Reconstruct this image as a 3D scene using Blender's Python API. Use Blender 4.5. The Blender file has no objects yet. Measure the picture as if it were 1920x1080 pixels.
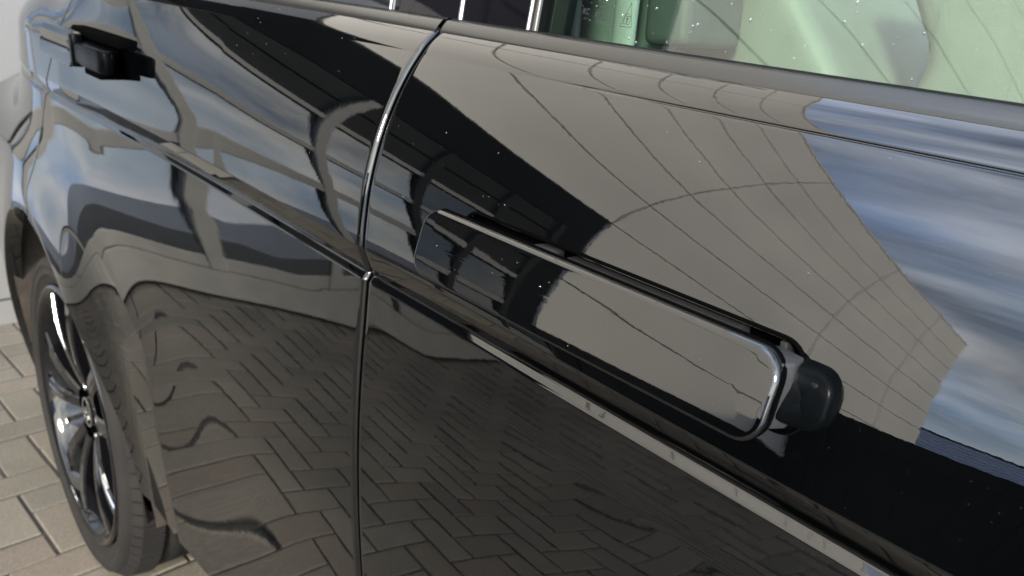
import bpy, bmesh, math, random
import numpy as np
from mathutils import Vector, Matrix
R_ = math.radians
rnd = random.Random(7)
S = bpy.context.scene

# ------------------------------------------------------------------ camera
cam_d = bpy.data.cameras.new('camera'); cam = bpy.data.objects.new('camera', cam_d)
S.collection.objects.link(cam); S.camera = cam
CP = (.53200, -.32757, 1.14469); YAW, PITCH, ROLL = -.832886, -.316737, .0628273
cam_d.sensor_width = 36.0; cam_d.lens = 36 * 1499.03 / 1920
cam_d.clip_start = .01; cam_d.clip_end = 500
_f = np.array([math.cos(PITCH)*math.sin(YAW), math.cos(PITCH)*math.cos(YAW), math.sin(PITCH)])
_r = np.array([math.cos(YAW), -math.sin(YAW), 0.]); _u = np.cross(_r, _f)
_r2 = _r*math.cos(ROLL)+_u*math.sin(ROLL); _u2 = -_r*math.sin(ROLL)+_u*math.cos(ROLL)
cam.matrix_world = Matrix(((_r2[0], _u2[0], -_f[0], CP[0]), (_r2[1], _u2[1], -_f[1], CP[1]), (_r2[2], _u2[2], -_f[2], CP[2]), (0, 0, 0, 1)))
cam_d.dof.use_dof = True; cam_d.dof.focus_distance = .47; cam_d.dof.aperture_fstop = 13.0

# ------------------------------------------------------------------ sky and sun
SUN_EL, SUN_AZ = R_(22), R_(36)           # azimuth: from -y (outwards from the car side) towards +x (car front)
sun_dir = Vector((math.cos(SUN_EL)*math.sin(SUN_AZ), -math.cos(SUN_EL)*math.cos(SUN_AZ), math.sin(SUN_EL)))
W = bpy.data.worlds.new('World'); S.world = W; W.use_nodes = True
nt = W.node_tree; nt.nodes.clear()
def wn(t, **k):
    n = nt.nodes.new(t)
    for a, b in k.items(): setattr(n, a, b)
    return n
def wl(a, b): nt.links.new(a, b)
out = wn('ShaderNodeOutputWorld'); bg = wn('ShaderNodeBackground')
sky = wn('ShaderNodeTexSky', sky_type='NISHITA', sun_disc=False)
sky.sun_elevation = SUN_EL; sky.sun_rotation = math.atan2(sun_dir.x, sun_dir.y)
sky.air_density = 1.0; sky.dust_density = .6; sky.ozone_density = 2.0
bg.inputs['Strength'].default_value = .13
tc = wn('ShaderNodeTexCoord'); sep = wn('ShaderNodeSeparateXYZ'); wl(tc.outputs['Generated'], sep.inputs[0])
den = wn('ShaderNodeMath', operation='ADD'); den.inputs[1].default_value = .5; wl(sep.outputs['Z'], den.inputs[0])
den2 = wn('ShaderNodeMath', operation='MAXIMUM'); den2.inputs[1].default_value = .08; wl(den.outputs[0], den2.inputs[0])
dx = wn('ShaderNodeMath', operation='DIVIDE'); wl(sep.outputs['X'], dx.inputs[0]); wl(den2.outputs[0], dx.inputs[1])
dy = wn('ShaderNodeMath', operation='DIVIDE'); wl(sep.outputs['Y'], dy.inputs[0]); wl(den2.outputs[0], dy.inputs[1])
cmb = wn('ShaderNodeCombineXYZ'); wl(dx.outputs[0], cmb.inputs[0]); wl(dy.outputs[0], cmb.inputs[1])
mp = wn('ShaderNodeMapping'); mp.inputs['Rotation'].default_value = (0, 0, R_(25)); mp.inputs['Scale'].default_value = (.75, 1.0, 1)
wl(cmb.outputs[0], mp.inputs[0])
no = wn('ShaderNodeTexNoise'); no.inputs['Scale'].default_value = 2.3; no.inputs['Detail'].default_value = 5
no.inputs['Roughness'].default_value = .58; no.inputs['Distortion'].default_value = .5
wl(mp.outputs[0], no.inputs['Vector'])
cr = wn('ShaderNodeValToRGB'); cr.color_ramp.elements[0].position = .33; cr.color_ramp.elements[1].position = .70
wl(no.outputs[0], cr.inputs[0])
# cloud brightness has its own finer variation (lit tops, grey undersides)
no2 = wn('ShaderNodeTexNoise'); no2.inputs['Scale'].default_value = 3.2; no2.inputs['Detail'].default_value = 4
wl(mp.outputs[0], no2.inputs['Vector'])
cc = wn('ShaderNodeValToRGB'); e = cc.color_ramp.elements
e[0].position = .32; e[0].color = (5.6, 8.8, 15.5, 1); e[1].position = .68; e[1].color = (18.0, 19.0, 21.0, 1)
wl(no2.outputs[0], cc.inputs[0])
# evening warmth of the cloud deck towards the sun's side, close to the horizon
dot = wn('ShaderNodeVectorMath', operation='DOT_PRODUCT'); dot.inputs[1].default_value = sun_dir; wl(tc.outputs['Generated'], dot.inputs[0])
wr = wn('ShaderNodeMapRange'); wr.inputs['From Min'].default_value = .55; wr.inputs['From Max'].default_value = 1.0
wl(dot.outputs['Value'], wr.inputs['Value'])
warm = wn('ShaderNodeMix', data_type='RGBA', blend_type='MULTIPLY'); warm.inputs['B'].default_value = (2.3, 1.95, 1.35, 1)
wl(wr.outputs[0], warm.inputs['Factor']); wl(cc.outputs[0], warm.inputs['A'])
hz = wn('ShaderNodeMapRange'); hz.inputs['From Min'].default_value = 0; hz.inputs['From Max'].default_value = .30; hz.inputs['To Min'].default_value = .75; hz.inputs['To Max'].default_value = 0
wl(sep.outputs['Z'], hz.inputs['Value'])
mxf = wn('ShaderNodeMath', operation='MAXIMUM'); wl(cr.outputs[0], mxf.inputs[0]); wl(hz.outputs[0], mxf.inputs[1])
mx = wn('ShaderNodeMix', data_type='RGBA'); wl(mxf.outputs[0], mx.inputs['Factor']); wl(sky.outputs[0], mx.inputs['A']); wl(warm.outputs['Result'], mx.inputs['B'])
wl(mx.outputs['Result'], bg.inputs['Color']); wl(bg.outputs[0], out.inputs[0])

sd = bpy.data.lights.new('sun', 'SUN'); sun = bpy.data.objects.new('sun', sd); S.collection.objects.link(sun)
sd.energy = 2.9; sd.angle = R_(9); sd.color = (1, .92, .80)
sun.rotation_euler = (-sun_dir).to_track_quat('-Z', 'Y').to_euler()
S.view_settings.view_transform = 'Standard'; S.view_settings.look = 'None'
S.view_settings.exposure = 1.95; S.view_settings.gamma = 1
S.cycles.use_denoising = True
S.cycles.max_bounces = 10; S.cycles.glossy_bounces = 6; S.cycles.transparent_max_bounces = 12

# ------------------------------------------------------------------ material helpers
def mat(name):
    m = bpy.data.materials.new(name); m.use_nodes = True; m.node_tree.nodes.clear()
    return m, m.node_tree
class NB:
    def __init__(s, name): s.m, s.t = mat(name); s.o = s.n('ShaderNodeOutputMaterial')
    def n(s, ty, **k):
        x = s.t.nodes.new(ty)
        for a, b in k.items():
            if a.startswith('i_'):
                x.inputs[a[2:].replace('_', ' ')].default_value = b
            else: setattr(x, a, b)
        return x
    def l(s, a, b): s.t.links.new(a, b)
    def out(s, sh): s.l(sh, s.o.inputs[0]); return s.m
def simple(name, col, rough=.5, metal=0., ior=1.5, noise=0., nscale=60., bump=0., bscale=300.):
    b = NB(name); p = b.n('ShaderNodeBsdfPrincipled')
    p.inputs['Base Color'].default_value = (*col, 1); p.inputs['Roughness'].default_value = rough
    p.inputs['Metallic'].default_value = metal; p.inputs['IOR'].default_value = ior
    tc = b.n('ShaderNodeTexCoord')
    if noise:
        nz = b.n('ShaderNodeTexNoise', i_Scale=nscale, i_Detail=5.); b.l(tc.outputs['Object'], nz.inputs['Vector'])
        r = b.n('ShaderNodeMapRange'); r.inputs['To Min'].default_value = 1-noise; r.inputs['To Max'].default_value = 1+noise; r.inputs['From Min'].default_value = .3; r.inputs['From Max'].default_value = .7
        b.l(nz.outputs[0], r.inputs['Value'])
        mm = b.n('ShaderNodeMix', data_type='RGBA', blend_type='MULTIPLY'); mm.inputs['Factor'].default_value = 1
        mm.inputs['A'].default_value = (*col, 1); b.l(r.outputs[0], mm.inputs['B']); b.l(mm.outputs['Result'], p.inputs['Base Color'])
    if bump:
        nz = b.n('ShaderNodeTexNoise', i_Scale=bscale, i_Detail=3.); b.l(tc.outputs['Object'], nz.inputs['Vector'])
        bp = b.n('ShaderNodeBump', i_Strength=1., i_Distance=bump); b.l(nz.outputs[0], bp.inputs['Height']); b.l(bp.outputs[0], p.inputs['Normal'])
    return b.out(p.outputs[0])
def paint(name, base, ior):
    b = NB(name); p = b.n('ShaderNodeBsdfPrincipled')
    tc = b.n('ShaderNodeTexCoord')
    p.inputs['Base Color'].default_value = (*base, 1); p.inputs['IOR'].default_value = ior
    n1 = b.n('ShaderNodeTexNoise', i_Scale=330., i_Detail=1.5); b.l(tc.outputs['Object'], n1.inputs['Vector'])
    n2 = b.n('ShaderNodeTexNoise', i_Scale=45., i_Detail=1.); b.l(tc.outputs['Object'], n2.inputs['Vector'])
    b1 = b.n('ShaderNodeBump', i_Strength=1., i_Distance=.0000045); b.l(n1.outputs[0], b1.inputs['Height'])
    b2 = b.n('ShaderNodeBump', i_Strength=1., i_Distance=.000018); b.l(n2.outputs[0], b2.inputs['Height']); b.l(b1.outputs[0], b2.inputs['Normal'])
    b.l(b2.outputs[0], p.inputs['Normal'])
    # dust: a thin patchy film and single specks
    vo = b.n('ShaderNodeTexVoronoi', i_Scale=210.); b.l(tc.outputs['Object'], vo.inputs['Vector'])
    sp = b.n('ShaderNodeMapRange'); sp.inputs['From Min'].default_value = .035; sp.inputs['From Max'].default_value = .07; sp.inputs['To Min'].default_value = .16; sp.inputs['To Max'].default_value = 0
    b.l(vo.outputs['Distance'], sp.inputs['Value'])
    nf = b.n('ShaderNodeTexNoise', i_Scale=5., i_Detail=8.); b.l(tc.outputs['Object'], nf.inputs['Vector'])
    fr = b.n('ShaderNodeMapRange'); fr.inputs['From Min'].default_value = .42; fr.inputs['From Max'].default_value = .8; fr.inputs['To Min'].default_value = 0; fr.inputs['To Max'].default_value = .010
    b.l(nf.outputs[0], fr.inputs['Value'])
    mxd = b.n('ShaderNodeMath', operation='MAXIMUM'); b.l(sp.outputs[0], mxd.inputs[0]); b.l(fr.outputs[0], mxd.inputs[1])
    dc = b.n('ShaderNodeMix', data_type='RGBA'); dc.inputs['A'].default_value = (*base, 1); dc.inputs['B'].default_value = (.05, .047, .043, 1)
    b.l(mxd.outputs[0], dc.inputs['Factor']); b.l(dc.outputs['Result'], p.inputs['Base Color'])
    # patchy gloss
    n3 = b.n('ShaderNodeTexNoise', i_Scale=9., i_Detail=6.); b.l(tc.outputs['Object'], n3.inputs['Vector'])
    r = b.n('ShaderNodeMapRange'); r.inputs['To Min'].default_value = .004; r.inputs['To Max'].default_value = .022; r.inputs['From Min'].default_value = .35; r.inputs['From Max'].default_value = .75
    b.l(n3.outputs[0], r.inputs['Value']); b.l(r.outputs[0], p.inputs['Roughness'])
    return b.out(p.outputs[0])
def glassmat(name, tint, ior=1.5, gl=(1, 1, 1)):
    b = NB(name); t = b.n('ShaderNodeBsdfTransparent'); t.inputs[0].default_value = (*tint, 1)
    g = b.n('ShaderNodeBsdfGlossy', i_Roughness=.003); g.inputs['Color'].default_value = (*gl, 1)
    f = b.n('ShaderNodeFresnel', i_IOR=ior); m = b.n('ShaderNodeMixShader')
    b.l(f.outputs[0], m.inputs[0]); b.l(t.outputs[0], m.inputs[1]); b.l(g.outputs[0], m.inputs[2])
    return b.out(m.outputs[0])

M = {}
M['paint'] = paint('black_paint', (.0004, .0005, .0006), 1.53)
M['pillar'] = paint('gloss_black_pillar', (.002, .002, .003), 1.5)
M['chrome'] = simple('chrome', (0.574, 0.574, 0.588), .07, 1.)
M['satin'] = simple('satin_trim', (.032, .032, .031), .24, .75, bump=.00002, bscale=900.)
M['rubber'] = simple('black_rubber', (0.00192, 0.00192, 0.00208), .6, 0., 1.18, bump=.00008, bscale=700.)
M['plastic'] = simple('grey_plastic', (0.0126, 0.01323, 0.01386), .5, 0., 1.2, bump=.00005, bscale=1500., noise=.12, nscale=900.)
M['cap'] = simple('dark_cap', (.0007, .0010, .0012), .22, 0., 1.09)
M['void_black'] = simple('deep_black', (.0006, .0006, .0007), .9, 0., 1.05)
M['dark_chrome'] = simple('dark_chrome', (0.2, 0.2, 0.21), .10, 1.)
M['silver'] = simple('grey_grip', (0.01607, 0.01665, 0.01854), .45, .1, 1.3, bump=.00006, bscale=1200., noise=.12, nscale=700.)
M['glass'] = glassmat('green_glass', (.58, .745, .64), 1.57)
M['dark_glass'] = glassmat('privacy_glass', (.06, .065, .07), 1.5)
M['roof_glass'] = glassmat('roof_glass', (.82, .88, .86), 1.5)
M['print'] = simple('glass_print', (.004, .008, .007), .8)
M['frit'] = simple('ceramic_frit', (.006, .007, .008), .35)
M['leather'] = simple('cream_leather', (0.1452, 0.1452, 0.13104), .5, noise=.06, nscale=30., bump=.0002, bscale=500.)
M['leather_grey'] = simple('grey_leather', (0.1386, 0.1386, 0.126), .55, noise=.06, nscale=30., bump=.0002, bscale=500.)
M['trim_grey'] = simple('interior_trim', (0.2058, 0.22344, 0.21168), .5, noise=.06, nscale=20.)
M['trim_mid'] = simple('interior_mid', (0.1176, 0.13524, 0.12642), .55, noise=.06, nscale=20.)
M['trim_dark'] = simple('interior_dark', (0.0441, 0.04998, 0.04704), .6, noise=.1, nscale=40.)
M['belt_web'] = simple('seat_belt_web', (0.2499, 0.25872, 0.2499), .7, bump=.0003, bscale=1200.)
M['tyre'] = simple('tyre_rubber', (0.006, 0.0054, 0.005), .85, 0., 1.3, noise=.25, nscale=18., bump=.0004, bscale=260.)
M['rim_black'] = simple('rim_gloss_black', (.002, .002, .0025), .06, 0., 1.42)
M['rim_cut'] = simple('rim_machined', (0.275, 0.28, 0.3), .2, 1., noise=.06, nscale=40.)
M['disc'] = simple('brake_disc', (0.14, 0.132, 0.124), .35, 1., noise=.2, nscale=50.)
M['liner'] = simple('arch_liner', (0.01848, 0.0128, 0.00872), .9, noise=.55, nscale=14., bump=.003, bscale=60.)
M['joint'] = simple('joint_sand', (0.0143, 0.0126, 0.0105), .95, noise=.3, nscale=40., bump=.002, bscale=200.)
M['concrete'] = simple('yard_concrete', (.36, .36, .36), .8, noise=.2, nscale=.6)
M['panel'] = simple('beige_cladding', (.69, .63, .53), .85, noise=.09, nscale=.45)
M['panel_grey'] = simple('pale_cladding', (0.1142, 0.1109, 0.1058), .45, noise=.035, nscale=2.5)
M['void'] = simple('cladding_cavity', (.06, .055, .05), .8)
M['fascia'] = simple('black_fascia', (.005, .0052, .006), .9, 0., 1.12)
M['soffit'] = simple('charcoal_panel', (.018, .0175, .017), .9, 0., 1.2, noise=.15, nscale=3.)
M['mullion'] = simple('mullion_grey', (.155, .145, .125), .6, noise=.1, nscale=10.)
M['mirror_glass'] = simple('mirror_pane', (.17, .175, .185), .01, 1.)
M['dark_pane'] = simple('dark_pane', (.06, .063, .07), .01, 1.)  # same door glass, with its dimmer reflections put into the colour
M['fence'] = simple('fence_black', (.006, .006, .007), .9, 0., 1.12, noise=.2, nscale=8.)
M['shed'] = simple('shed_blue_grey', (.34, .40, .52), .5, noise=.06, nscale=2.)
M['water'] = glassmat('water_drop', (.80, .82, .82), 1.33)

def paver_mat():
    b = NB('block_paver'); p = b.n('ShaderNodeBsdfPrincipled', i_Roughness=.72)
    oi = b.n('ShaderNodeObjectInfo'); ge = b.n('ShaderNodeNewGeometry')
    ad = b.n('ShaderNodeMath', operation='ADD'); b.l(oi.outputs['Random'], ad.inputs[0]); b.l(ge.outputs['Random Per Island'], ad.inputs[1])
    fr = b.n('ShaderNodeMath', operation='FRACT'); b.l(ad.outputs[0], fr.inputs[0])
    cr = b.n('ShaderNodeValToRGB'); es = cr.color_ramp.elements
    es[0].position = 0; es[0].color = (0.0705, 0.0613, 0.0464, 1); es[1].position = 1; es[1].color = (0.0946, 0.0825, 0.0630, 1)
    for pos, col in ((.3, (0.0834, 0.0736, 0.0569)), (.55, (0.0779, 0.0619, 0.0470)), (.62, (0.0890, 0.0791, 0.0620)), (.85, (0.0612, 0.0547, 0.0429))):
        q = es.new(pos); q.color = (*col, 1)
    b.l(fr.outputs[0], cr.inputs[0])
    n1 = b.n('ShaderNodeTexNoise', i_Scale=150., i_Detail=6., i_Roughness=.7); b.l(ge.outputs['Position'], n1.inputs['Vector'])
    r1 = b.n('ShaderNodeMapRange'); r1.inputs['From Min'].default_value = .3; r1.inputs['From Max'].default_value = .72; r1.inputs['To Min'].default_value = .62; r1.inputs['To Max'].default_value = 1.32
    b.l(n1.outputs[0], r1.inputs['Value'])
    n2 = b.n('ShaderNodeTexNoise', i_Scale=2.2, i_Detail=4.); b.l(ge.outputs['Position'], n2.inputs['Vector'])
    r2 = b.n('ShaderNodeMapRange'); r2.inputs['From Min'].default_value = .3; r2.inputs['From Max'].default_value = .7; r2.inputs['To Min'].default_value = .78; r2.inputs['To Max'].default_value = 1.2
    b.l(n2.outputs[0], r2.inputs['Value'])
    mu = b.n('ShaderNodeMath', operation='MULTIPLY'); b.l(r1.outputs[0], mu.inputs[0]); b.l(r2.outputs[0], mu.inputs[1])
    # pale aggregate specks
    v = b.n('ShaderNodeTexVoronoi', i_Scale=120.); b.l(ge.outputs['Position'], v.inputs['Vector'])
    vs = b.n('ShaderNodeMapRange'); vs.inputs['From Min'].default_value = .08; vs.inputs['From Max'].default_value = .2; vs.inputs['To Min'].default_value = .5; vs.inputs['To Max'].default_value = 0
    b.l(v.outputs['Distance'], vs.inputs['Value'])
    mm = b.n('ShaderNodeMix', data_type='RGBA', blend_type='MULTIPLY'); mm.inputs['Factor'].default_value = 1
    b.l(cr.outputs[0], mm.inputs['A']); b.l(mu.outputs[0], mm.inputs['B'])
    m2 = b.n('ShaderNodeMix', data_type='RGBA'); b.l(vs.outputs[0], m2.inputs['Factor']); b.l(mm.outputs['Result'], m2.inputs['A']); m2.inputs['B'].default_value = (0.1706, 0.1478, 0.1109, 1)
    b.l(m2.outputs['Result'], p.inputs['Base Color'])
    bp = b.n('ShaderNodeBump', i_Strength=.7, i_Distance=.0012); b.l(n1.outputs[0], bp.inputs['Height']); b.l(bp.outputs[0], p.inputs['Normal'])
    return b.out(p.outputs[0])
M['paver'] = paver_mat()

# ------------------------------------------------------------------ object helpers
COL = S.collection
def link(name, me, m=None, parent=None, smooth=True):
    o = bpy.data.objects.new(name, me); COL.objects.link(o)
    if m is not None and not me.materials: me.materials.append(M[m] if isinstance(m, str) else m)
    if smooth:
        for p in me.polygons: p.use_smooth = True
    if parent: o.parent = parent
    return o
def mesh(name, v, f): me = bpy.data.meshes.new(name); me.from_pydata([tuple(map(float, q)) for q in v], [], f); me.update(); return me
def empty(name, label, cat, loc=(0, 0, 0), group=None):
    o = bpy.data.objects.new(name, None); COL.objects.link(o); o.location = loc; o.empty_display_size = .1
    o['label'] = label; o['category'] = cat
    if group: o['group'] = group
    return o
def grid(name, P, m, parent, flip=False):
    n, k = P.shape[:2]; f = []
    for i in range(n-1):
        for j in range(k-1):
            q = (i*k+j, i*k+j+1, (i+1)*k+j+1, (i+1)*k+j); f.append(q[::-1] if flip else q)
    return link(name, mesh(name, P.reshape(-1, 3), f), m, parent)
def box_bm(bm, x0, x1, y0, y1, z0, z1, bev=0., seg=1):
    r = bmesh.ops.create_cube(bm, size=1); vs = r['verts']
    bmesh.ops.scale(bm, vec=(x1-x0, y1-y0, z1-z0), verts=vs); bmesh.ops.translate(bm, vec=((x0+x1)/2, (y0+y1)/2, (z0+z1)/2), verts=vs)
    if bev:
        es = list({e for v in vs for e in v.link_edges}); bmesh.ops.bevel(bm, geom=es, offset=bev, segments=seg, affect='EDGES', profile=.5)
def box(name, x0, x1, y0, y1, z0, z1, m, parent=None, bev=0., seg=1, smooth=False):
    bm = bmesh.new(); box_bm(bm, x0, x1, y0, y1, z0, z1, bev, seg); me = bpy.data.meshes.new(name); bm.to_mesh(me); bm.free()
    return link(name, me, m, parent, smooth)
def tube(name, pts, r, m, parent, closed=False, n=10, flat=1.0):
    P = [np.array(p, float) for p in pts]; k = len(P); V = []; F = []
    for i, p in enumerate(P):
        a = P[(i-1) % k] if (closed or i) else P[i]; b = P[(i+1) % k] if (closed or i < k-1) else P[i]
        t = b-a; t /= np.linalg.norm(t); up = np.array([0, 1., 0.]) if abs(t[1]) < .9 else np.array([0, 0, 1.])
        s = np.cross(t, up); s /= np.linalg.norm(s); u = np.cross(s, t)
        rr = r[i] if isinstance(r, (list, tuple)) else r
        for j in range(n):
            an = 2*math.pi*j/n; V.append(p+rr*(math.cos(an)*s+math.sin(an)*flat*u))
    for i in range(k if closed else k-1):
        for j in range(n):
            i2 = (i+1) % k; F.append((i*n+j, i*n+(j+1) % n, i2*n+(j+1) % n, i2*n+j))
    if not closed: F.append(tuple(range(n))[::-1]); F.append(tuple((k-1)*n+j for j in range(n)))
    return link(name, mesh(name, V, F), m, parent)
def rrect(w, h, r, n=6):
    """rounded rectangle outline, centre 0, counter-clockwise in (a, b)"""
    o = []
    for cx, cy, a0 in ((w/2-r, h/2-r, 0), (-w/2+r, h/2-r, 90), (-w/2+r, -h/2+r, 180), (w/2-r, -h/2+r, 270)):
        for i in range(n+1):
            a = R_(a0+90*i/n); o.append((cx+r*math.cos(a), cy+r*math.sin(a)))
    return o

# ------------------------------------------------------------------ the car's side surface  y = surf(x, z)
K = .055                                    # the belt and the crease rise towards the rear
def nspl(x, y):
    n = len(x); h = np.diff(x); A = np.zeros((n, n)); b = np.zeros(n); A[0, 0] = A[-1, -1] = 1
    for i in range(1, n-1):
        A[i, i-1] = h[i-1]; A[i, i] = 2*(h[i-1]+h[i]); A[i, i+1] = h[i]
        b[i] = 6*((y[i+1]-y[i])/h[i]-(y[i]-y[i-1])/h[i-1])
    return np.linalg.solve(A, b)
def ev(x, y, m, t):
    t = np.asarray(t, float); i = np.clip(np.searchsorted(x, t)-1, 0, len(x)-2); h = x[i+1]-x[i]; a = (x[i+1]-t)/h; b = (t-x[i])/h
    return a*y[i]+b*y[i+1]+((a**3-a)*m[i]+(b**3-b)*m[i+1])*h*h/6
UK = np.array([.955, .975, .995, 1.015, 1.035, 1.055, 1.075, 1.095, 1.11, 1.125, 1.137])
UY = np.array([-.00885, -.00664, -.0043, -.00179, .00231, .00841, .01677, .02792, .0388, .05331, .0679]); UM = nspl(UK, UY)
TW, PL = .29237, .09368
QS = np.array([-1.2913, 0.1186, 1.0557, 0.39, -0.0108, -0.2877, -0.0923, -0.7698, -0.1718, 0.1391, 1.5322, 0.0637, -0.6, -0.1518, 1.1376, -0.2188, -0.28, -0.6089, -0.2022, -0.0908, -0.0494, 1.209, 0.6494, 0.1567, -1.9885, -0.5643, -0.5299, -0.2743, -0.4606, -0.5625, -0.0681, 1.2183, 0.0815, -0.329, -0.0638, -0.3452, -0.4621, -0.0289, 0.395, 0.0306, 0.7675, 0.3436]).reshape(6, 7)
QU = np.array([-0.0368, 0.0273, -0.1982, -0.0603, 0.0187, -0.1046, 0.4472, 0.0771, 0.4654, 0.275, -0.2583, -0.3155, -1.0522, -0.8463, -0.6973, 0.33, -0.443, -0.1995, 1.0443, 1.5056, 0.1266, 0.4372, 1.2768, 1.0913, 0.0032, 0.1994, 0.8029, 0.0606, 0.6201, 0.4103, -0.6446, -1.4172, -0.1621, -1.3337, -0.9751, -0.3956, -0.1732, -0.471, -0.241, -0.7705, -0.5084, -0.1468]).reshape(7, 6)
PEAK, BAND, LOW, SHO, BELT = .9705, .9480, .9420, 1.120, 1.137
AX, AZ, AR = -1.165, .355, .405               # rear wheel arch
def sstep(a, b, x): t = np.clip((np.asarray(x)-a)/(b-a), 0, 1); return t*t*(3-2*t)
def haunch(x, t):
    """rear quarter: bulges over the arch, tapers in towards the tail"""
    z = t-K*x
    y = -.0225 + 9*np.clip(t-1.03, 0, .12)**2 + .022*np.clip((.60-z)/.25, 0, 2)**2
    k = .05+.21*np.clip((t-.78)/.12, 0, 1)+.35*np.clip((t-.9)/.2, 0, 1)
    y = y + k*np.clip(-.97-x, 0, 3)**2
    r = np.hypot(x-AX, z-AZ)
    return y - .020*np.exp(-((r-AR)/.10)**2)
def s_up(x, t):
    x = np.asarray(x, float); t = np.asarray(t, float); tt = np.minimum(t, SHO)
    xc = np.clip(x, -.85, .5)
    v = ev(UK, UY, UM, tt)+TW*np.clip(x, -.3, .62)*(tt-1.05)+np.where(x > 0, PL, PL*.4)*x*x/2
    e = (tt-1.045)/.07; X = xc/.6; v = v+.01*sum(QU[i, j]*X**i*e**j for i in range(7) for j in range(6))
    # shoulder fold: flatter again right above the line, then rolling over to the window trim
    d = np.clip(t-SHO, 0, .03); v = v+d*.62+d*d*26
    w = sstep(-1.0, -.76, x); return w*v+(1-w)*(haunch(x, tt)+d*.62+d*d*26)
def s_lo(x, t):
    x = np.asarray(x, float); t = np.asarray(t, float); xc = np.clip(x, -.80+.20*(1-sstep(.62, .78, t)), .5); tc = np.minimum(.59+.05*np.log1p(np.exp(np.clip((t-.59)/.05, -40, 40))), .908)
    e = (tc-.78)/.18; X = xc/.5
    v = .01*sum(QS[i, j]*X**i*e**j for i in range(6) for j in range(7))
    v = v+np.clip(t-.908, 0, 1)*(.075+.055*sstep(-.02, .10, x))+.10*.06*np.log1p(np.exp(np.clip((.60-t)/.06, -40, 40)))+.02*np.clip(x-.5, 0, 3)**2
    w = sstep(-.92, -.70, x)
    return w*v+(1-w)*(haunch(x, t)+.004)
def surf_t(x, t):
    x = np.asarray(x, float)+0*np.asarray(t, float); t = np.asarray(t, float)+0*x
    u = s_up(x, np.maximum(t, PEAK)); l = s_lo(x, np.minimum(t, LOW))
    yp = s_up(x, PEAK+0*x); yl = s_lo(x, LOW+0*x); yb = np.maximum(yl+.0046, yp+.0046)
    f1 = np.clip((PEAK-t)/(PEAK-BAND), 0, 1); band = yp+(yb-yp)*(f1*.85+.15*f1*f1)
    f2 = np.clip((BAND-t)/(BAND-LOW), 0, 1); fil = yb+(yl-yb)*f2
    u = u+.0011*np.exp(-((t-SHO)/.0005)**2)*sstep(.10, .28, x)          # sharp little fold line along the shoulder
    return np.where(t >= PEAK, u, np.where(t >= BAND, band, np.where(t >= LOW, fil, l)))
def surf(x, z): return surf_t(x, np.asarray(z)+K*np.asarray(x))
def nrm(x, z, e=2e-4):
    sx = (surf(x+e, z)-surf(x-e, z))/2/e; sz = (surf(x, z+e)-surf(x, z-e))/2/e
    n = np.array([float(sx), -1, float(sz)]); return n/np.linalg.norm(n)
ROWS = np.unique(np.concatenate([np.linspace(PEAK, SHO, 62), [PEAK+.0007, PEAK-.0007], SHO+np.array([-.0012, -.0008, -.0004, .0004, .0008, .0012]), np.linspace(SHO, BELT, 9),
                  np.linspace(BAND, PEAK, 7), [BAND+.0006], np.linspace(LOW, BAND, 5), [LOW-.0008], LOW-(np.linspace(0, 1, 90)**1.15)*(LOW-.30)]))
def body_panel(name, parent, xa, xb, rows, step=.006, ra=None, rb=None, hole=None):
    """rows of constant t between the edges xa(t), xb(t) (xa < xb); ra/rb roll the edge inwards with that radius"""
    P = []
    for t in rows:
        a, b = xa(t), xb(t); n = max(2, int(round((NX_[name] if name in NX_ else 100))))
        xs = np.linspace(a, b, n); ys = surf_t(xs, t); zs = t-K*xs
        row = np.stack([xs, ys, zs], 1)
        def roll(x0, sg, r):
            o = []
            for an in (85, 60, 38, 18):
                an = R_(an); x = x0+sg*r*math.sin(an); o.append((x, float(surf_t(x0, t))+r*(1-math.cos(an)), t-K*x0))
            return np.array(o)
        if ra: row = np.concatenate([[(a-ra, float(surf_t(a, t))+.02, t-K*a)], roll(a, -1, ra), row])
        if rb: row = np.concatenate([row, roll(b, 1, rb)[::-1], [(b+rb, float(surf_t(b, t))+.02, t-K*b)]])
        P.append(row)
    P = np.array(P); n, k = P.shape[:2]; F = []
    for i in range(n-1):
        for j in range(k-1):
            if hole is not None:
                c = (P[i, j]+P[i+1, j+1])/2
                if hole(c[0], c[2]+K*c[0]): continue
            F.append((i*k+j, i*k+j+1, (i+1)*k+j+1, (i+1)*k+j))
    return link(name, mesh(name, P.reshape(-1, 3), F), 'paint', parent)
NX_ = {}

car = empty('car', 'black glossy car with popped-out door handles, standing on block paving', 'car', (-.2, .9, 0))
def up(o): o.matrix_parent_inverse = car.matrix_world.inverted(); return o
bpy.context.view_layer.update()
CI = Matrix.Translation((.2, -.9, 0))
def cp(o):            # keep world coordinates for a direct child of the car
    o.parent = car; o.matrix_parent_inverse = CI; return o

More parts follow.
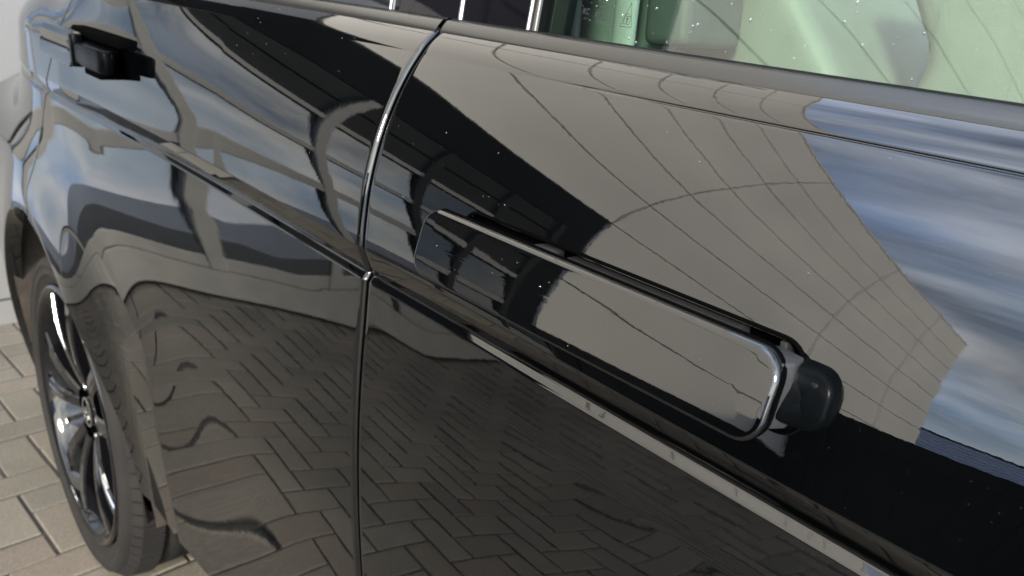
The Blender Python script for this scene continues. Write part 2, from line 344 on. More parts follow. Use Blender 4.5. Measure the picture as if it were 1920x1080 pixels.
# recess of the front handle, in (x, t)
HX0, HX1, HT0, HT1, HR = .1200, .3720, .9935, 1.0325, .0135
def in_rr(x, t, x0, x1, t0, t1, r):
    dx = max(x0+r-x, 0, x-(x1-r)); dt = max(t0+r-t, 0, t-(t1-r)); return x0 < x < x1 and t0 < t < t1 and (dx*dx+dt*dt) <= r*r
GAP = .0021; ER = .0042
NX_['front_door'] = 400
fd = cp(body_panel('front_door', None, lambda t: GAP+ER, lambda t: 1.06, ROWS, ra=ER, hole=lambda x, t: in_rr(x, t, HX0, HX1, HT0, HT1, HR)))
def arch_x(t):
    x = AX+AR
    for _ in range(30):
        z = t-K*x; d = AR*AR-(z-AZ)**2
        x = AX+math.sqrt(max(d, 0)) if z > AZ else AX+AR
    return x
def shut_x(t):        # rear edge of the rear door
    z = np.array([.70, .79, .81, .90, .993, 1.103, 1.25]); xx = np.array([-1.105, -1.118, -1.114, -1.04, -.947, -.828, -.66])
    x = -.9
    for _ in range(20): x = float(np.interp(t-K*x, z, xx))
    return x
def rear_x(t):
    x = shut_x(t); z = t-K*x
    return x if z > AZ+math.sqrt(max(AR*AR-(x-AX)**2, 0))-1e-4 else arch_x(t)
tl = np.array([rear_x(t) for t in ROWS])
RROWS = np.unique(np.concatenate([ROWS, np.linspace(.66, .74, 60)]))
NX_['rear_door'] = 260
rd = cp(body_panel('rear_door', None, rear_x, lambda t: -GAP-ER, RROWS, rb=ER))
# quarter panel: above the arch, behind the shut line
NX_['quarter_panel'] = 150
top_arch_t = AZ+AR+K*(-1.118)
qrows = RROWS[RROWS > top_arch_t+.001]
qp = cp(body_panel('quarter_panel', None, lambda t: -1.98, lambda t: shut_x(t)-.005, qrows, rb=.002))
def arch_back(t):
    x = AX-AR
    for _ in range(30):
        z = t-K*x; d = AR*AR-(z-AZ)**2; x = AX-math.sqrt(max(d, 0)) if z > AZ else AX-AR
    return x
P = []
for t in np.concatenate([np.linspace(.33, .62, 30), np.linspace(.625, top_arch_t+.003, 40)]):
    xs = np.linspace(-1.98, min(arch_back(t), -1.13), 60); P.append(np.stack([xs, surf_t(xs, t), t-K*xs], 1))
cp(grid('quarter_panel', np.array(P), 'paint', None))
# arch lip: return flange following the arch, and the liner behind it
A_ = [R_(a) for a in np.linspace(-12, 192, 120)]
def lipx(a): x = AX+AR*math.cos(a); z = AZ+AR*math.sin(a); return x, float(surf(x, z)), z
P = np.array([[np.array(lipx(a))+np.array([-math.cos(a)*s*.012, d, -math.sin(a)*s*.012]) for a in A_] for s, d in ((0, 0), (.15, .002), (.35, .006), (.6, .012), (1, .03))])
cp(grid('arch_lip', P, 'paint', None))
P = np.array([[(AX+(AR-.01-.02*math.sin(7*a))*math.cos(a), lipx(a)[1]+.012+d, AZ+(AR+.02-.012*math.sin(9*a+1))*math.sin(a)) for a in A_] for d in (.0, .04, .12, .22, .34)])
cp(grid('arch_liner', P, 'liner', None))
cp(box('arch_liner', -1.62, -.70, .33, .35, .05, .95, 'liner'))
# dark jambs behind the gaps, sill below the doors
P = np.array([[(x, float(surf_t(0, t))+.014, t) for x in (-.02, .02)] for t in np.linspace(.3, BELT, 80)])
cp(grid('door_jamb', P, 'rubber', None))
P = np.array([[(shut_x(t)+d, float(surf_t(shut_x(t), t))+.012, t-K*shut_x(t)) for d in (-.02, .02)] for t in np.linspace(top_arch_t-.01, BELT, 60)])
cp(grid('door_jamb', P, 'rubber', None))
xs = np.linspace(AX+AR+.005, 1.06, 90)
P = np.array([[(x, float(surf_t(x, .30+0*x))+dy, .30-K*x+dz) for x in xs] for dy, dz in ((.012, -.002), (.02, -.03), (.05, -.06), (.10, -.08))])
cp(grid('sill', P[::-1], 'rubber', None))
# front wing and simple rest of the body (out of frame, closes the shell)
NX_['front_wing'] = 60
cp(body_panel('front_wing', None, lambda t: 1.066, lambda t: 1.9, ROWS[ROWS > .33]))

# ------------------------------------------------------------------ belt trim, glass, pillar
def belt_pt(x): return np.array([x, float(surf_t(x, BELT)), BELT-K*x])
def strip(name, x0, x1, prof, m, n=80, parent=None):
    xs = np.linspace(x0, x1, n); P = np.array([[belt_pt(x)+np.array([0, a, b]) for x in xs] for a, b in prof])
    o = grid(name, P, m, parent); return o
trimp = [(.0005, -.004), (-.0012, -.0012), (-.0008, .0004), (.0012, .0036), (.0050, .0078), (.0070, .0090), (.0095, .0092), (.0105, .002)]
def glass_pt(x, h):
    z = BELT-K*x+.006+h; g = h+.013; q = min(max(x-.2, -.25), .4)
    return np.array([x, .0900+.173*g+.305*g*g*min(1, .12/max(g, .12))+.011*(x-.2)+.033*(x-.2)**2+.192*q*g, z])
# trims
tf = cp(strip('belt_trim', .003, 1.05, trimp, 'satin')); tr = cp(strip('belt_trim', -.9, -.003, trimp, 'satin'))
sealp = [(.0092, .0075), (.0105, .0097), (.0125, .0102), (.020, .0090), (.030, .004)]
cp(strip('glass_seal', .003, 1.05, sealp, 'rubber')); cp(strip('glass_seal', -.9, -.003, sealp, 'rubber'))
def glassgrid(name, x0, x1, h0, h1, m, off=0., nx=40, nh=14):
    P = np.array([[glass_pt(x, h)+np.array([0, off, -off*.36]) for x in np.linspace(x0, x1, nx)] for h in np.linspace(h0, h1, nh)])
    return cp(grid(name, P, m, None))
gf = glassgrid('window_glass', .088, 1.03, -.004, .40, 'glass')
glassgrid('window_glass', -.9, -.112, -.004, .36, 'dark_glass')
glassgrid('window_frit', .089, .1065, -.002, .40, 'frit', off=.0012, nx=4)
P_ = glassgrid('pillar_cover', -.0015, .0795, .0, .40, 'pillar', off=-.0055, nx=10)
glassgrid('pillar_cover', -.1015, -.0065, .0, .40, 'pillar', off=-.0045, nx=10)
def vbar(name, x, w, m, off, h1=.40):
    pr = []
    for a in np.linspace(0, math.pi, 9): pr.append((-math.cos(a)*w/2, -math.sin(a)*min(w*.35, .003)))
    P = np.array([[glass_pt(x, h)+np.array([a, off+b, 0]) for a, b in pr] for h in np.linspace(-.003, h1, 16)])
    return cp(grid(name, P, m, None))
vbar('chrome_strip', -.0040, .0045, 'chrome', -.006); vbar('window_frame', .0835, .0085, 'satin', -.006); vbar('chrome_strip', .0782, .003, 'chrome', -.0075)
vbar('chrome_strip', -.1065, .0030, 'chrome', -.006)
# black backing behind pillar so that nothing shines through
P = np.array([[glass_pt(x, h)+np.array([0, .03, 0]) for x in (-.13, -.02, .085)] for h in (-.02, .42)])
cp(grid('pillar_backing', P, 'trim_dark', None))

# writing on the glass
def text_on_glass(txt, x, h, size, wide=1., slant=0.):
    c = bpy.data.curves.new('t', 'FONT'); c.body = txt; c.size = size; c.shear = slant; c.align_x = 'CENTER'; c.align_y = 'CENTER'
    o = bpy.data.objects.new('t', c); COL.objects.link(o); dg = bpy.context.evaluated_depsgraph_get()
    me = bpy.data.meshes.new_from_object(o.evaluated_get(dg)); bpy.data.objects.remove(o)
    return [(v.co.x*wide, v.co.y) for v in me.vertices], [tuple(p.vertices) for p in me.polygons]
def mark(items, label=None):
    V, F = [], []
    for (vs, fs), x, h in items:
        b = len(V)
        for a, c in vs: V.append(glass_pt(x+a, h+c*.93)+np.array([0, -.0007, .0002]))
        F += [tuple(b+i for i in f) for f in fs]
    o = link('glass_marking', mesh('glass_marking', V, F), 'print', None, False); o.parent = gf
    if label: o['label'] = label
    return o
def poly_line(pts, w, closed=False):
    vs, fs = [], []; n = len(pts)
    for i in range(n if closed else n-1):
        a = np.array(pts[i], float); b = np.array(pts[(i+1) % n], float); d = b-a; L = np.linalg.norm(d); d /= L; q = np.array([-d[1], d[0]])*w/2
        a = a-d*w*.35; b = b+d*w*.35; k = len(vs); vs += [tuple(a-q), tuple(b-q), tuple(b+q), tuple(a+q)]; fs.append((k, k+1, k+2, k+3))
    return vs, fs
def arc(cx, cy, r, a0, a1, n=14): return [(cx+r*math.cos(R_(a0+(a1-a0)*i/n)), cy+r*math.sin(R_(a0+(a1-a0)*i/n))) for i in range(n+1)]
TX = text_on_glass
mark([(TX('KC', 0, 0, .0062, .75), .1262, .0205), (TX('27777', 0, 0, .0019), .1272, .0158)], 'round certification letters printed on the glass')
ring = [poly_line(arc(0, 0, .0036, 0, 360, 28), .00045)] + [poly_line(arc(d, 0, .0019, 60, 300, 10), .0005) for d in (-.0008, .0006, .0020)]
mark([(r, .1385, .0196) for r in ring] + [(TX('E000068', 0, 0, .0021), .1398, .0146)], 'three letters C in a circle printed on the glass')
mark([(poly_line([(-.0017, .0027), (.0017, .0027)], .0007), .1478, .0176), (poly_line([(-.0017, -.0027), (.0017, -.0027)], .0007), .1478, .0176), (poly_line([(0, -.0027), (0, .0027)], .0016), .1478, .0176)], 'capital letter I printed on the glass')
mark([(TX('TEMPERED', 0, 0, .0031), .1430, .0277), (TX('TRANSP. 70% MIN', 0, 0, .0019), .1440, .0247)])
mark([(TX('24 \u00b7\u00b7\u00b7\u00b7', 0, 0, .0036), .1510, .0100), (TX('\u00b7 \u00b7 \u00b7 \u00b7 \u00b7', 0, 0, .0030), .1492, .0065)])
tri = [poly_line([(-.0052, -.0078), (.0044, -.0076), (.0006, .0088)], .00042, True), poly_line([(-.0031, -.0058), (.0020, -.0058), (.0022, -.0006), (-.0027, -.0006)], .0004, True),
       poly_line(arc(-.0002, -.0006, .0019, 0, 180, 10), .0004), poly_line([(-.0003, -.0048), (-.0002, -.0026)], .0009), poly_line(arc(-.0002, -.0021, .0004, 0, 360, 8), .0008)]
mark([(q, .1640, .0212) for q in tri], 'triangle with a padlock printed on the glass')

# ------------------------------------------------------------------ front door handle
TC = 1.0127; HXC, HW, HH = .2405, .264, .0435
def plate_y(x, t):
    d = t-TC; return -.0285+.31*d+1.6*d*d+.0225*(x-HXC)+.06*(x-HXC)**2
def ring_pts(w, h, r, d, dy, xc=HXC, tc_=TC, fy=plate_y, n=8):
    return [np.array([xc+a, fy(xc+a, tc_+b)+dy, tc_+b-K*(xc+a)]) for a, b in rrect(w-2*d, h-2*d, max(r-d, .0008), n)]
def rings(name, rs, m, parent, cap=True):
    n = len(rs[0]); V = [p for r in rs for p in r]; F = []
    for i in range(len(rs)-1):
        for j in range(n): F.append((i*n+j, i*n+(j+1) % n, (i+1)*n+(j+1) % n, (i+1)*n+j))
    if cap: F.append(tuple((len(rs)-1)*n+j for j in range(n)))
    return link(name, mesh(name, V, F), m, parent)
def handle_plate(name, xc, tc_, w, h, r, fy, n=8, er=.0024, th=.0095):
    """painted plate: rounded edge, side wall, and a gridded face so that its curvature shows"""
    rs = [[np.array([xc+a, fy(xc+a, tc_+b)+th, tc_+b-K*(xc+a)]) for a, b in rrect(w-.002, h-.002, r-.001, n)]]
    for an in (0, 12, 25, 40, 55, 70, 82):
        dd = er*(1-math.cos(R_(an))); dy = er*(1-math.sin(R_(an)))
        rs.append([np.array([xc+a, fy(xc+a, tc_+b)+dy, tc_+b-K*(xc+a)]) for a, b in rrect(w-2*dd, h-2*dd, r-dd, n)])
    for k in np.linspace(0, .97, 14):
        dd = er+k*(h/2-er); rs.append([np.array([xc+a, fy(xc+a, tc_+b), tc_+b-K*(xc+a)]) for a, b in rrect(w-2*dd, h-2*dd, max(r-dd, .0004), n)])
    return rings(name, rs, 'paint', None)
hp = cp(handle_plate('door_handle', HXC, TC, HW, HH, .0135, plate_y))
rings('rear_edge', [ring_pts(HW, HH, .0135, d, dy) for d, dy in ((.0004, .0052), (-.0003, .0058), (-.0003, .0072), (.0004, .0078))], 'void_black', hp, False)
def prism(name, poly, tf, m, parent, bev=.0012):
    """plan outline poly [(x, y)] with bottom and top t given by tf(x)"""
    bm = bmesh.new(); lo, hi = [], []
    for x, y in poly:
        a, b = tf(x); lo.append(bm.verts.new((x, y, a-K*x))); hi.append(bm.verts.new((x, y, b-K*x)))
    n = len(poly); bm.faces.new(lo[::-1]); bm.faces.new(hi)
    for i in range(n): bm.faces.new((lo[i], lo[(i+1) % n], hi[(i+1) % n], hi[i]))
    bmesh.ops.recalc_face_normals(bm, faces=bm.faces)
    if bev: bmesh.ops.bevel(bm, geom=list(bm.edges), offset=bev, segments=2, affect='EDGES', profile=.5, clamp_overlap=True)
    me = bpy.data.meshes.new(name); bm.to_mesh(me); bm.free(); return link(name, me, m, parent)
gp = [(.120, -.021), (.240, -.0205), (.352, -.0185), (.3690, -.0165), (.3735, -.0085), (.3720, .0015), (.3620, .0035), (.335, -.0010), (.300, -.0085), (.272, -.0135), (.235, -.0155), (.205, -.0150), (.196, -.0085), (.180, -.0060), (.160, -.0080), (.140, -.0125)]
prism('grip', gp, lambda x: (TC-.0165, TC+.0165), 'silver', hp, .0014)
prism('grip_arm', [(.361, -.004), (.383, -.006), (.392, .004), (.388, .02), (.365, .02)], lambda x: (TC-.013, TC+.010), 'rubber', hp)
prism('hinge_block', [(.186, -.0105), (.203, -.006), (.207, .004), (.204, .014), (.190, .014)], lambda x: (TC-.01, TC+.0165), 'plastic', hp, .003)
# pocket behind the handle
o_ = rrect(HX1-HX0, HT1-HT0, HR, 8); xm, tm = (HX0+HX1)/2, (HT0+HT1)/2
def pr(d, dy, flat=None):
    out = []
    for a, b in rrect(HX1-HX0-2*d, HT1-HT0-2*d, max(HR-d, .001), 8):
        x, t = xm+a, tm+b; out.append(np.array([x, (float(surf_t(x, t)) if flat is None else flat)+dy, t-K*x]))
    return out
rings('handle_recess', [pr(-.003, .0012), pr(-.0008, .0004), pr(.0006, .003), pr(.0012, .006), pr(.0022, .010), pr(.003, 0, .022)], 'void_black', hp)
tube('recess_seal', pr(-.0004, -.0001), .0012, 'void_black', hp, True, 8)
prism('recess_divider', [(.212, .004), (.330, .006), (.332, .021), (.212, .021)], lambda x: (TC-.016, TC+.0145), 'plastic', hp, .002)
prism('recess_step', [(.355, .0075), (.359, .0075), (.359, .0205), (.355, .0205)], lambda x: (TC-.01, TC+.017), 'plastic', hp, .0008)
# lock cap at the front end
def cap_ring(d, dy): 
    o = []
    for a, b in rrect(.0262-2*d, .0278-2*d, max(.0098-d, .0008), 8):
        x = .3780+a; t = 1.0138+b; k = max(0, (.3780-x)/.013); o.append(np.array([x, float(surf_t(x, t))+dy-.006*k*(1 if dy < -.001 else 0), t-K*x]))
    return o
rings('lock_cap', [cap_ring(-.0006, .0015), cap_ring(-.0003, -.0012), cap_ring(0, -.0035), cap_ring(.0003, -.0062), cap_ring(.0011, -.0076), cap_ring(.0028, -.0083), cap_ring(.007, -.0086), cap_ring(.0125, -.0087)], 'cap', hp)

# ------------------------------------------------------------------ rear door handle
RX0, RX1, RT = -.830, -.660, 1.044
def rplate_y(x, t): d = t-RT; return -.0425+.18*d+1.4*d*d
rp = cp(handle_plate('door_handle', (RX0+RX1)/2, RT, RX1-RX0, .046, .013, rplate_y))
prism('grip', [(-.70, -.0405), (-.668, -.0425), (-.60, -.0425), (-.555, -.0415), (-.540, -.0370), (-.542, -.0250), (-.57, -.0120), (-.70, -.0120)], lambda x: (RT-.0165, RT+.0120), 'cap', rp, .004)
prism('end_cap', [(-.666, -.0445), (-.655, -.0450), (-.651, -.0400), (-.652, -.0300), (-.666, -.0300)], lambda x: (RT-.0205, RT+.0205), 'cap', rp, .0015)
prism('handle_recess', [(-.72, -.0270), (-.55, -.0180), (-.545, -.002), (-.72, -.002)], lambda x: (RT+.0135, RT+.0270), 'void_black', rp, .003)
prism('grip_arm', [(-.64, -.035), (-.58, -.034), (-.58, -.002), (-.64, -.002)], lambda x: (RT-.027, RT-.018), 'void_black', rp, .002)

# ------------------------------------------------------------------ rear wheel
WX, WY, WZ = -1.125, .003, .340; TR, RR = .340, .265
wh = cp(bpy.data.objects.new('wheel', None)); COL.objects.link(wh); wh.location = (0, 0, 0)
def lathe(name, prof, m, parent, n=96, ax=(WX, WZ), y0=WY):
    V = []; F = []; k = len(prof)
    for i in range(n):
        a = 2*math.pi*i/n
        for y, r in prof: V.append((ax[0]+r*math.cos(a), y0+y, ax[1]+r*math.sin(a)))
    for i in range(n):
        for j in range(k-1): F.append((i*k+j, i*k+j+1, ((i+1) % n)*k+j+1, ((i+1) % n)*k+j))
    return link(name, mesh(name, V, F), m, parent)
tyre = lathe('tyre', [(.020, RR-.004), (.008, RR+.004), (.0, RR+.014), (-.004, RR+.024), (-.0065, RR+.025), (-.0068, RR+.028), (-.0055, RR+.030), (-.006, RR+.042), (-.0085, RR+.0435), (-.0088, RR+.046), (-.0072, RR+.048), (-.003, RR+.058), (.006, TR-.016), (.012, TR-.011), (.020, TR-.004), (.035, TR-.001), (.060, TR), (.062, TR-.008), (.068, TR-.008), (.070, TR), (.118, TR), (.120, TR-.008), (.128, TR-.008), (.130, TR), (.19, TR), (.215, TR-.006), (.235, TR-.03), (.24, RR)], 'tyre', wh, 160)
V, F = [], []          # shoulder tread blocks: sipes cut as raised lugs round the tyre
for i in range(72):
    a0 = 2*math.pi*i/72; a1 = a0+2*math.pi/72*.78
    for (ya, ra), (yb, rb) in (((.006, TR-.014), (.020, TR-.001)), ((.020, TR-.001), (.058, TR+.0035))):
        b = len(V)
        for a in (a0, a1):
            for y, r in ((ya, ra), (yb, rb), (yb, rb-.006), (ya, ra-.004)): V.append((WX+(r+.0025)*math.cos(a), WY+y, WZ+(r+.0025)*math.sin(a)))
        F += [(b, b+1, b+5, b+4), (b, b+4, b+7, b+3), (b+1, b+2, b+6, b+5), (b, b+3, b+2, b+1), (b+4, b+5, b+6, b+7)]
o = link('tread_blocks', mesh('tread_blocks', V, F), 'tyre', wh, False); o['kind'] = 'stuff'
lathe('rim', [(.002, RR+.004), (-.004, RR+.001), (-.004, RR-.006), (.002, RR-.010), (.010, RR-.016), (.03, RR-.024), (.10, RR-.03), (.17, RR-.05), (.20, .10)], 'rim_black', wh)
lathe('rim_edge', [(.000, RR+.0045), (-.0055, RR+.002), (-.0055, RR-.003), (-.002, RR-.006)], 'rim_black', wh)
lathe('brake_disc', [(.115, .06), (.110, .10), (.110, .19), (.125, .192), (.13, .06)], 'disc', wh)
lathe('hub', [(.024, .001), (.024, .026), (.028, .031), (.034, .034), (.044, .060), (.06, .078), (.13, .08)], 'rim_black', wh, 48)
lathe('hub_ring', [(.021, .026), (.0195, .029), (.021, .032)], 'chrome', wh, 48)
def spoke(ang, w0, w1, r0, r1, y0, y1, th, m, name, sw=0.):
    ca, sa = math.cos(ang), math.sin(ang); bm = bmesh.new(); ringsv = []
    for i, q in enumerate(np.linspace(0, 1, 7)):
        r = r0+(r1-r0)*q; w = w0+(w1-w0)*q; y = y0+(y1-y0)*q-.010*math.sin(math.pi*q); off = sw*math.sin(math.pi*q*.5)
        vs = []
        for s, d in ((-1, th), (-1, .004), (-.72, 0), (.72, 0), (1, .004), (1, th)):
            tq = s*w/2+off; vs.append(bm.verts.new((WX+r*ca-tq*sa, WY+y+d, WZ+r*sa+tq*ca)))
        ringsv.append(vs)
    for a, b in zip(ringsv[:-1], ringsv[1:]):
        for j in range(5): bm.faces.new((a[j], a[j+1], b[j+1], b[j]))
    me = bpy.data.meshes.new(name); bm.to_mesh(me); bm.free(); return link(name, me, m, wh, False)
for k in range(5):
    a = R_(100+72*k)
    for sg in (-1, 1):
        spoke(a+sg*R_(11), .026, .040, .06, RR-.008, .022, .006, .05, 'rim_black', 'spoke', sw=sg*.010)
        if sg > 0: spoke(a+sg*R_(11)+sg*R_(1.2), .009, .019, .085, RR-.014, .0195, .0035, .003, 'rim_cut', 'spoke_face', sw=sg*.012)
    spoke(a+R_(36), .010, .016, .075, RR-.012, .034, .022, .035, 'rim_black', 'spoke')
for k in range(5):
    a = R_(64+72*k); lathe('wheel_nut', [(.028, .001), (.028, .006), (.030, .0085), (.045, .0095)], 'chrome', wh, 10, (WX+.056*math.cos(a), WZ+.056*math.sin(a)))

# ------------------------------------------------------------------ cabin seen through the front window
def pad(name, poly, y0, y1, m, parent=None, bev=.03):
    bm = bmesh.new(); a = [bm.verts.new((x, y0, z)) for x, z in poly]; b = [bm.verts.new((x, y1, z)) for x, z in poly]; n = len(poly)
    bm.faces.new(a); bm.faces.new(b[::-1])
    for i in range(n): bm.faces.new((a[i], b[i], b[(i+1) % n], a[(i+1) % n]))
    bmesh.ops.recalc_face_normals(bm, faces=bm.faces)
    bmesh.ops.bevel(bm, geom=list(bm.edges), offset=bev, segments=4, affect='EDGES', profile=.6, clamp_overlap=True)
    me = bpy.data.meshes.new(name); bm.to_mesh(me); bm.free(); return cp(link(name, me, m, parent))
seat = pad('seat_backrest', [(-.03, 1.00), (.035, 1.13), (.085, 1.235), (.125, 1.235), (.225, 1.10), (.30, 1.00)], .30, .80, 'leather', bev=.022)
pad('seat_backrest', [(.20, .95), (.262, 1.14), (.225, 1.21), (.30, 1.25), (.40, 1.18), (.47, .95)], .33, .82, 'leather', bev=.02)
pad('seat_cushion', [(-.1, .62), (-.1, .80), (.5, .82), (.5, .62)], .28, .84, 'leather', bev=.04)
pad('pillar_trim', [(-.16, .9), (-.16, 1.6), (.050, 1.6), (.064, .9)], .205, .27, 'trim_mid', bev=.010)
cp(tube('seat_belt', [(.071, .196, .95), (.072, .196, 1.1), (.074, .20, 1.3), (.076, .205, 1.6)], .012, 'belt_web', None, False, 14, .5))
cp(tube('pillar_bead', [(.014, .200, .95), (.013, .200, 1.2), (.011, .203, 1.6)], .0045, 'belt_web', None, False, 10))
cp(tube('pillar_bead', [(-.010, .200, .95), (-.011, .200, 1.2), (-.013, .203, 1.6)], .0035, 'trim_grey', None, False, 10))
pad('belt_housing', [(.084, 1.136), (.082, 1.50), (.122, 1.50), (.128, 1.136)], .205, .285, 'trim_dark', bev=.010)
P = np.array([[belt_pt(x)+np.array([0, d, e]) for x in np.linspace(.0, 1.05, 40)] for d, e in ((.011, .004), (.02, -.004), (.09, -.012), (.11, -.05), (.11, -.5))])
cp(grid('door_card', P, 'trim_grey', None))
cp(box('cabin_floor', -1.9, 1.9, .10, 1.85, .30, .34, 'trim_dark')); cp(box('far_side', -1.9, 1.9, 1.82, 1.85, .30, 1.12, 'trim_dark'))
cp(box('roof_rail', -1.7, .9, .22, .32, 1.56, 1.62, 'paint')); cp(box('roof_rail', -1.7, .9, 1.50, 1.62, 1.56, 1.62, 'paint'))
cp(box('panoramic_roof', -1.2, .7, .325, 1.495, 1.600, 1.606, 'roof_glass')); cp(box('rear_bulkhead', -1.9, -1.0, .12, 1.8, .34, .95, 'trim_dark'))

# ------------------------------------------------------------------ rain drops on glass and paint
def drops(name, pts, parent):
    V, F = [], []
    for p, n, r, el in pts:
        n = np.array(n); a = np.cross(n, (0, 0, 1.)); a /= np.linalg.norm(a); b = np.cross(a, n); bi = len(V)
        for q, hh in ((1, 0), (.82, .38), (.45, .60)):
            for j in range(8):
                an = 2*math.pi*j/8; V.append(p+a*r*q*math.cos(an)+b*r*q*el*math.sin(an)+n*r*hh)
        V.append(p+n*r*.66)
        for k in range(2):
            for j in range(8): F.append((bi+k*8+j, bi+k*8+(j+1) % 8, bi+k*8+8+(j+1) % 8, bi+k*8+8+j))
        for j in range(8): F.append((bi+16+j, bi+16+(j+1) % 8, bi+24))
    o = link(name, mesh(name, V, F), 'water', None); o.parent = parent; o['kind'] = 'stuff'; return o
gn = np.array([0, -.94, .34])
drops('water_drops', [(glass_pt(x, h)+gn*.0002, gn, rnd.choice((.0003, .0003, .0004, .0005, .0006, .0009)), rnd.choice((1, 1, 1.2, 1.7))) for x, h in [(rnd.uniform(.12, .50), rnd.uniform(-.002, .06)) for _ in range(140)]], gf)
pts = []
for _ in range(60):
    x = rnd.uniform(.01, .52); t = rnd.uniform(1.012, 1.135)
    if in_rr(x, t, HX0-.005, HX1+.03, HT0-.01, HT1+.004, .01): continue
    z = t-K*x; n = nrm(x, z); pts.append((np.array([x, float(surf(x, z)), z])+n*.00005, n, rnd.choice((.0001, .00012, .00015, .0002, .0003, .0005)), 1.1))
drops('water_drops', pts, fd)
drops('water_drops', [(np.array([x, plate_y(x, t), t-K*x])-np.array([0, .00005, 0]), np.array([0, -.98, .2]), rnd.choice((.0003, .0004, .0005)), 1.) for x, t in [(rnd.uniform(.13, .36), TC+rnd.uniform(-.018, .018)) for _ in range(14)]], hp)
pts = []
for _ in range(60):
    x = rnd.uniform(-.4, -.01); t = rnd.uniform(.98, 1.135); z = t-K*x; n = nrm(x, z); pts.append((np.array([x, float(surf(x, z)), z])+n*.00005, n, rnd.choice((.0003, .0004)), 1.))
drops('water_drops', pts, rd)

# ------------------------------------------------------------------ paved ground
gnd = link('ground', mesh('ground', [(-90, -90, -.012), (90, -90, -.012), (90, 90, -.012), (-90, 90, -.012)], [(0, 1, 2, 3)]), 'concrete', None, False); gnd['kind'] = 'structure'
bed = link('paving_bed', mesh('paving_bed', [(-2.9, -6.7, -.0036), (3.8, -6.7, -.0036), (3.8, 1.9, -.0036), (-2.9, 1.9, -.0036)], [(0, 1, 2, 3)]), 'joint', None, False); bed['kind'] = 'structure'
GX, GY, GA = -1.7726, -.0902, 1.63637; ca, sa = math.cos(GA), math.sin(GA)
def g2w(u, v): return GX+.1*(u*ca+v*sa), GY+.1*(u*sa-v*ca)
def paver_geo():
    bm = bmesh.new(); box_bm(bm, .0036, .1964, .0036, .0964, -.06, 0, .0032, 2); me = bpy.data.meshes.new('paver')
    bm.faces.ensure_lookup_table(); bot = [f for f in bm.faces if f.normal.z < -.9]; bmesh.ops.delete(bm, geom=bot, context='FACES')
    bm.to_mesh(me); bm.free(); me.materials.append(M['paver']); return me
pm = paver_geo(); pv = np.array([v.co[:] for v in pm.vertices]); pf = [tuple(p.vertices) for p in pm.polygons]
cells = []
for u in range(-70, 60):
    for v in range(-12, 62):
        k = (v-u) % 4
        if k == 0: cells.append((u, v, 'v'))
        elif k == 3: cells.append((u, v, 'u'))
lst = []
for u, v, kd in cells:
    cu, cv = (u+.5, v+1) if kd == 'v' else (u+1, v+.5); x, y = g2w(cu, cv)
    if y > .9 or y < -6.6 or x < -2.75 or x > 3.6: continue
    seen = (x < -.85 and -.75 < y < .3); d = math.hypot((x+.35)*.8, y+.75)
    lst.append((0 if seen else 1, d, u, v, kd))
lst.sort(); V, F = [], []
for i, (_, _, u, v, kd) in enumerate(lst):
    ox, oy = g2w(u, v)
    if kd == 'v': m = Matrix(((sa, ca, 0, ox), (-ca, sa, 0, oy), (0, 0, 1, 0), (0, 0, 0, 1)))
    else: m = Matrix(((ca, sa, 0, ox), (sa, -ca, 0, oy), (0, 0, 1, 0), (0, 0, 0, 1)))
    j = Matrix.Translation((rnd.gauss(0, .0006), rnd.gauss(0, .0006), rnd.uniform(-.0022, .0012))); m = j @ m
    if m.determinant() < 0: m = m @ Matrix(((-1, 0, 0, .2), (0, 1, 0, 0), (0, 0, 1, 0), (0, 0, 0, 1))) if False else m
    if i < 300:
        o = bpy.data.objects.new('paver', pm); COL.objects.link(o); o.matrix_world = m; o.parent = gnd
    else:
        b = len(V); A = np.array(m)[:3]; V.append(pv@A[:, :3].T+A[:, 3]); F += [tuple(q+(i-300)*len(pv) for q in f) for f in pf]
o = link('paving', mesh('paving', np.concatenate(V), F), 'paver', gnd, False); o['kind'] = 'stuff'

# ------------------------------------------------------------------ clad building behind the car (seen at the left edge, and mirrored in the doors)
PHI = -1.51787; WD = 2.68
bld = empty('building', 'beige panel clad building with a glazed section door behind the car', 'building', (math.sin(PHI)*WD, -math.cos(PHI)*WD, 0))
bld.rotation_euler = (0, 0, PHI)            # local x runs along the wall away from the car, local -y goes into the building
SEAM = [.09, 1.05, 2.0, 2.95, 3.90, 4.85, 5.80, 6.75, 7.70, 8.80]
JOIN = [-4.4, -.52, 3.35, 7.25, 9.98, 12.1]; G_ = .011
def bpart(name, x0, x1, y0, y1, z0, z1, m, bev=0., par=None): return box(name, x0, x1, -y1, -y0, z0, z1, m, par or bld, bev)
for a, b in zip(JOIN[:-1], JOIN[1:]):
    for z0, z1 in zip(SEAM[:-1], SEAM[1:]):
        if z1 < 2.96 and a < 3.3: continue
        bpart('cladding_panel', a+G_, b-G_, 0, .04, z0+G_, z1-G_, 'panel' if z0 > 1 else 'fascia', .004)  # bottom row coloured black to stand in for a dark reflection
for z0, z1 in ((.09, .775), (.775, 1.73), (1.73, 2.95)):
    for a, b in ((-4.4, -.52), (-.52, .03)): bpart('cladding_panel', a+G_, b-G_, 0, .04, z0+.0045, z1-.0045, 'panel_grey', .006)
bpart('wall', -4.4, 12.1, .05, .09, 2.93, 8.80, 'void'); bpart('wall', 3.35, 12.1, .05, .09, 0, 2.929, 'void'); bpart('wall', -4.4, .03, .05, .09, 0, 2.929, 'void')
bpart('plinth', -4.4, .03, .004, .049, 0, .090, 'panel_grey'); bpart('plinth', 3.35, 12.1, .015, .049, 0, .085, 'void')
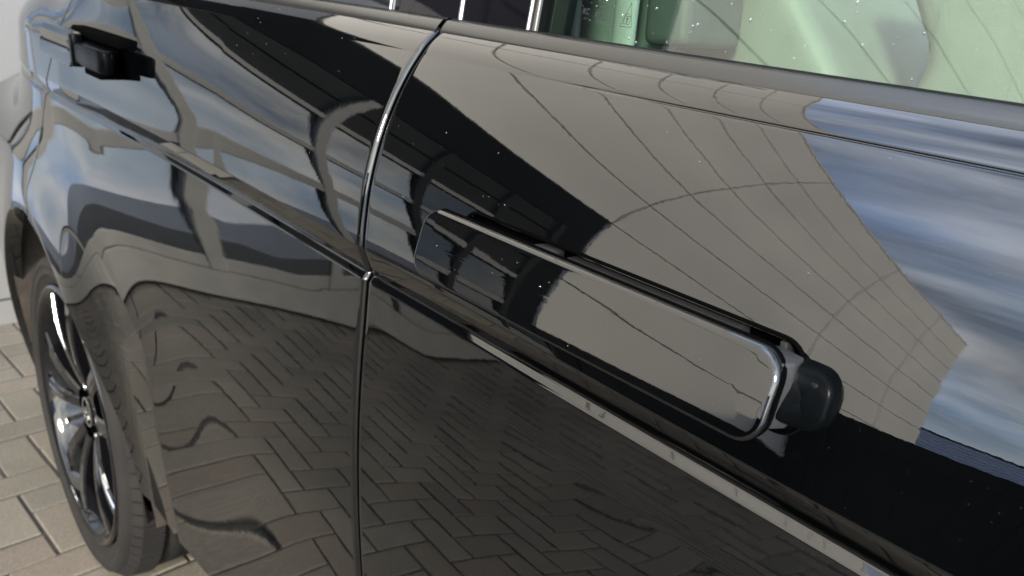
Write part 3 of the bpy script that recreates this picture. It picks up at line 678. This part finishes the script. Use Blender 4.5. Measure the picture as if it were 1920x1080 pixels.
bpart('side_wall', 12.06, 12.10, .092, 6, 0, 8.8, 'panel'); bpart('parapet', -4.4, 12.12, -.01, .12, 8.802, 8.86, 'panel')
bpart('black_fascia', .035, 3.343, .02, .06, 2.32, 2.929, 'fascia'); bpart('black_jamb', 3.06, 3.343, .02, .06, 0, 2.319, 'fascia')
# glazed section door
sdr = bpart('section_door', .035, 3.058, .085, .105, 0, 2.318, 'fascia')
zs = [.03, .19, .75, 1.19, 1.69]; xsd = [-.0, .23, .81, 1.39, 1.97, 2.55, 3.05]
fw = .032
for z in zs[1:]:
    bpart('transom', .04, 3.055, .012, .054, z-fw, z+fw, 'mullion', .004, sdr)
bpart('bottom_rail', .04, 3.055, .013, .054, .02, .155, 'mullion', .004, sdr)
for x in xsd[1:]:
    bpart('mullion', x-fw, x+fw, .008, .050, .156, 2.31, 'mullion' if x < 1.9 else 'soffit', .004, sdr)  # far mullions darkened to suit the dimmer reflections there
for z0, z1 in zip(zs[1:-1], zs[2:]):
    for x0, x1 in zip(xsd[:-1], xsd[1:]):
        if x0 < 0.01: x0 = .04-fw
        pn = bpart('pane', x0+fw-.004, x1-fw+.004, -.003, .003, -(z1-z0)/2+fw-.004, (z1-z0)/2-fw+.004, 'mirror_glass' if x1 < 1.98 else 'dark_pane', 0, sdr)
        pn.location = (0, -.046, (z0+z1)/2); pn.rotation_euler = (R_(5.5), 0, 0)      # tilt added so the panes mirror sky instead of ground
for z0, z1 in ((1.69, 2.0), (2.0, 2.31)):
    for x0, x1 in zip(xsd[1:-1], xsd[2:]): bpart('door_panel', x0+fw-.004, x1-fw+.004, .034, .042, z0+fw, z1, 'soffit', .003, sdr)
for o in list(sdr.children): o.matrix_parent_inverse = Matrix()

# ------------------------------------------------------------------ added fence standing in for a dark mirrored figure, and shed; only mirrored in the paint
fe = empty('fence', 'added black board fence, stand-in for a dark reflection in the front door', 'fence', (0, -7.5, 0))
for i in range(40):
    x = -8+i*.25; d_ = .012*(i % 2); o = box('fence_board', x-.01, x+.26-.012, d_, d_+.011, .03, 1.72+rnd.uniform(-.004, .004), 'fence', fe, .003)
for i in range(5): box('fence_post', -7.9+i*1.98, -7.8+i*1.98, .027, .12, 0, 1.70, 'fence', fe)
for z in (.4, 1.35): box('fence_rail', -8, 1.98, .026, .07, z, z+.08, 'fence', fe)
sh = empty('shed', 'blue-grey shed with horizontal ribbed cladding beyond the fence', 'building', (-5.2, -24, 0))
for i in range(16):
    z = .3+i*.29; box('cladding_rib', 0, 22, 0, .05, z, z+.255, 'shed', sh, .02)
box('wall', 0, 22, -8, -.001, 0, 5.0, 'shed', sh); box('roof_edge', -.1, 22.1, -8.1, .1, 5.001, 5.15, 'fence', sh)
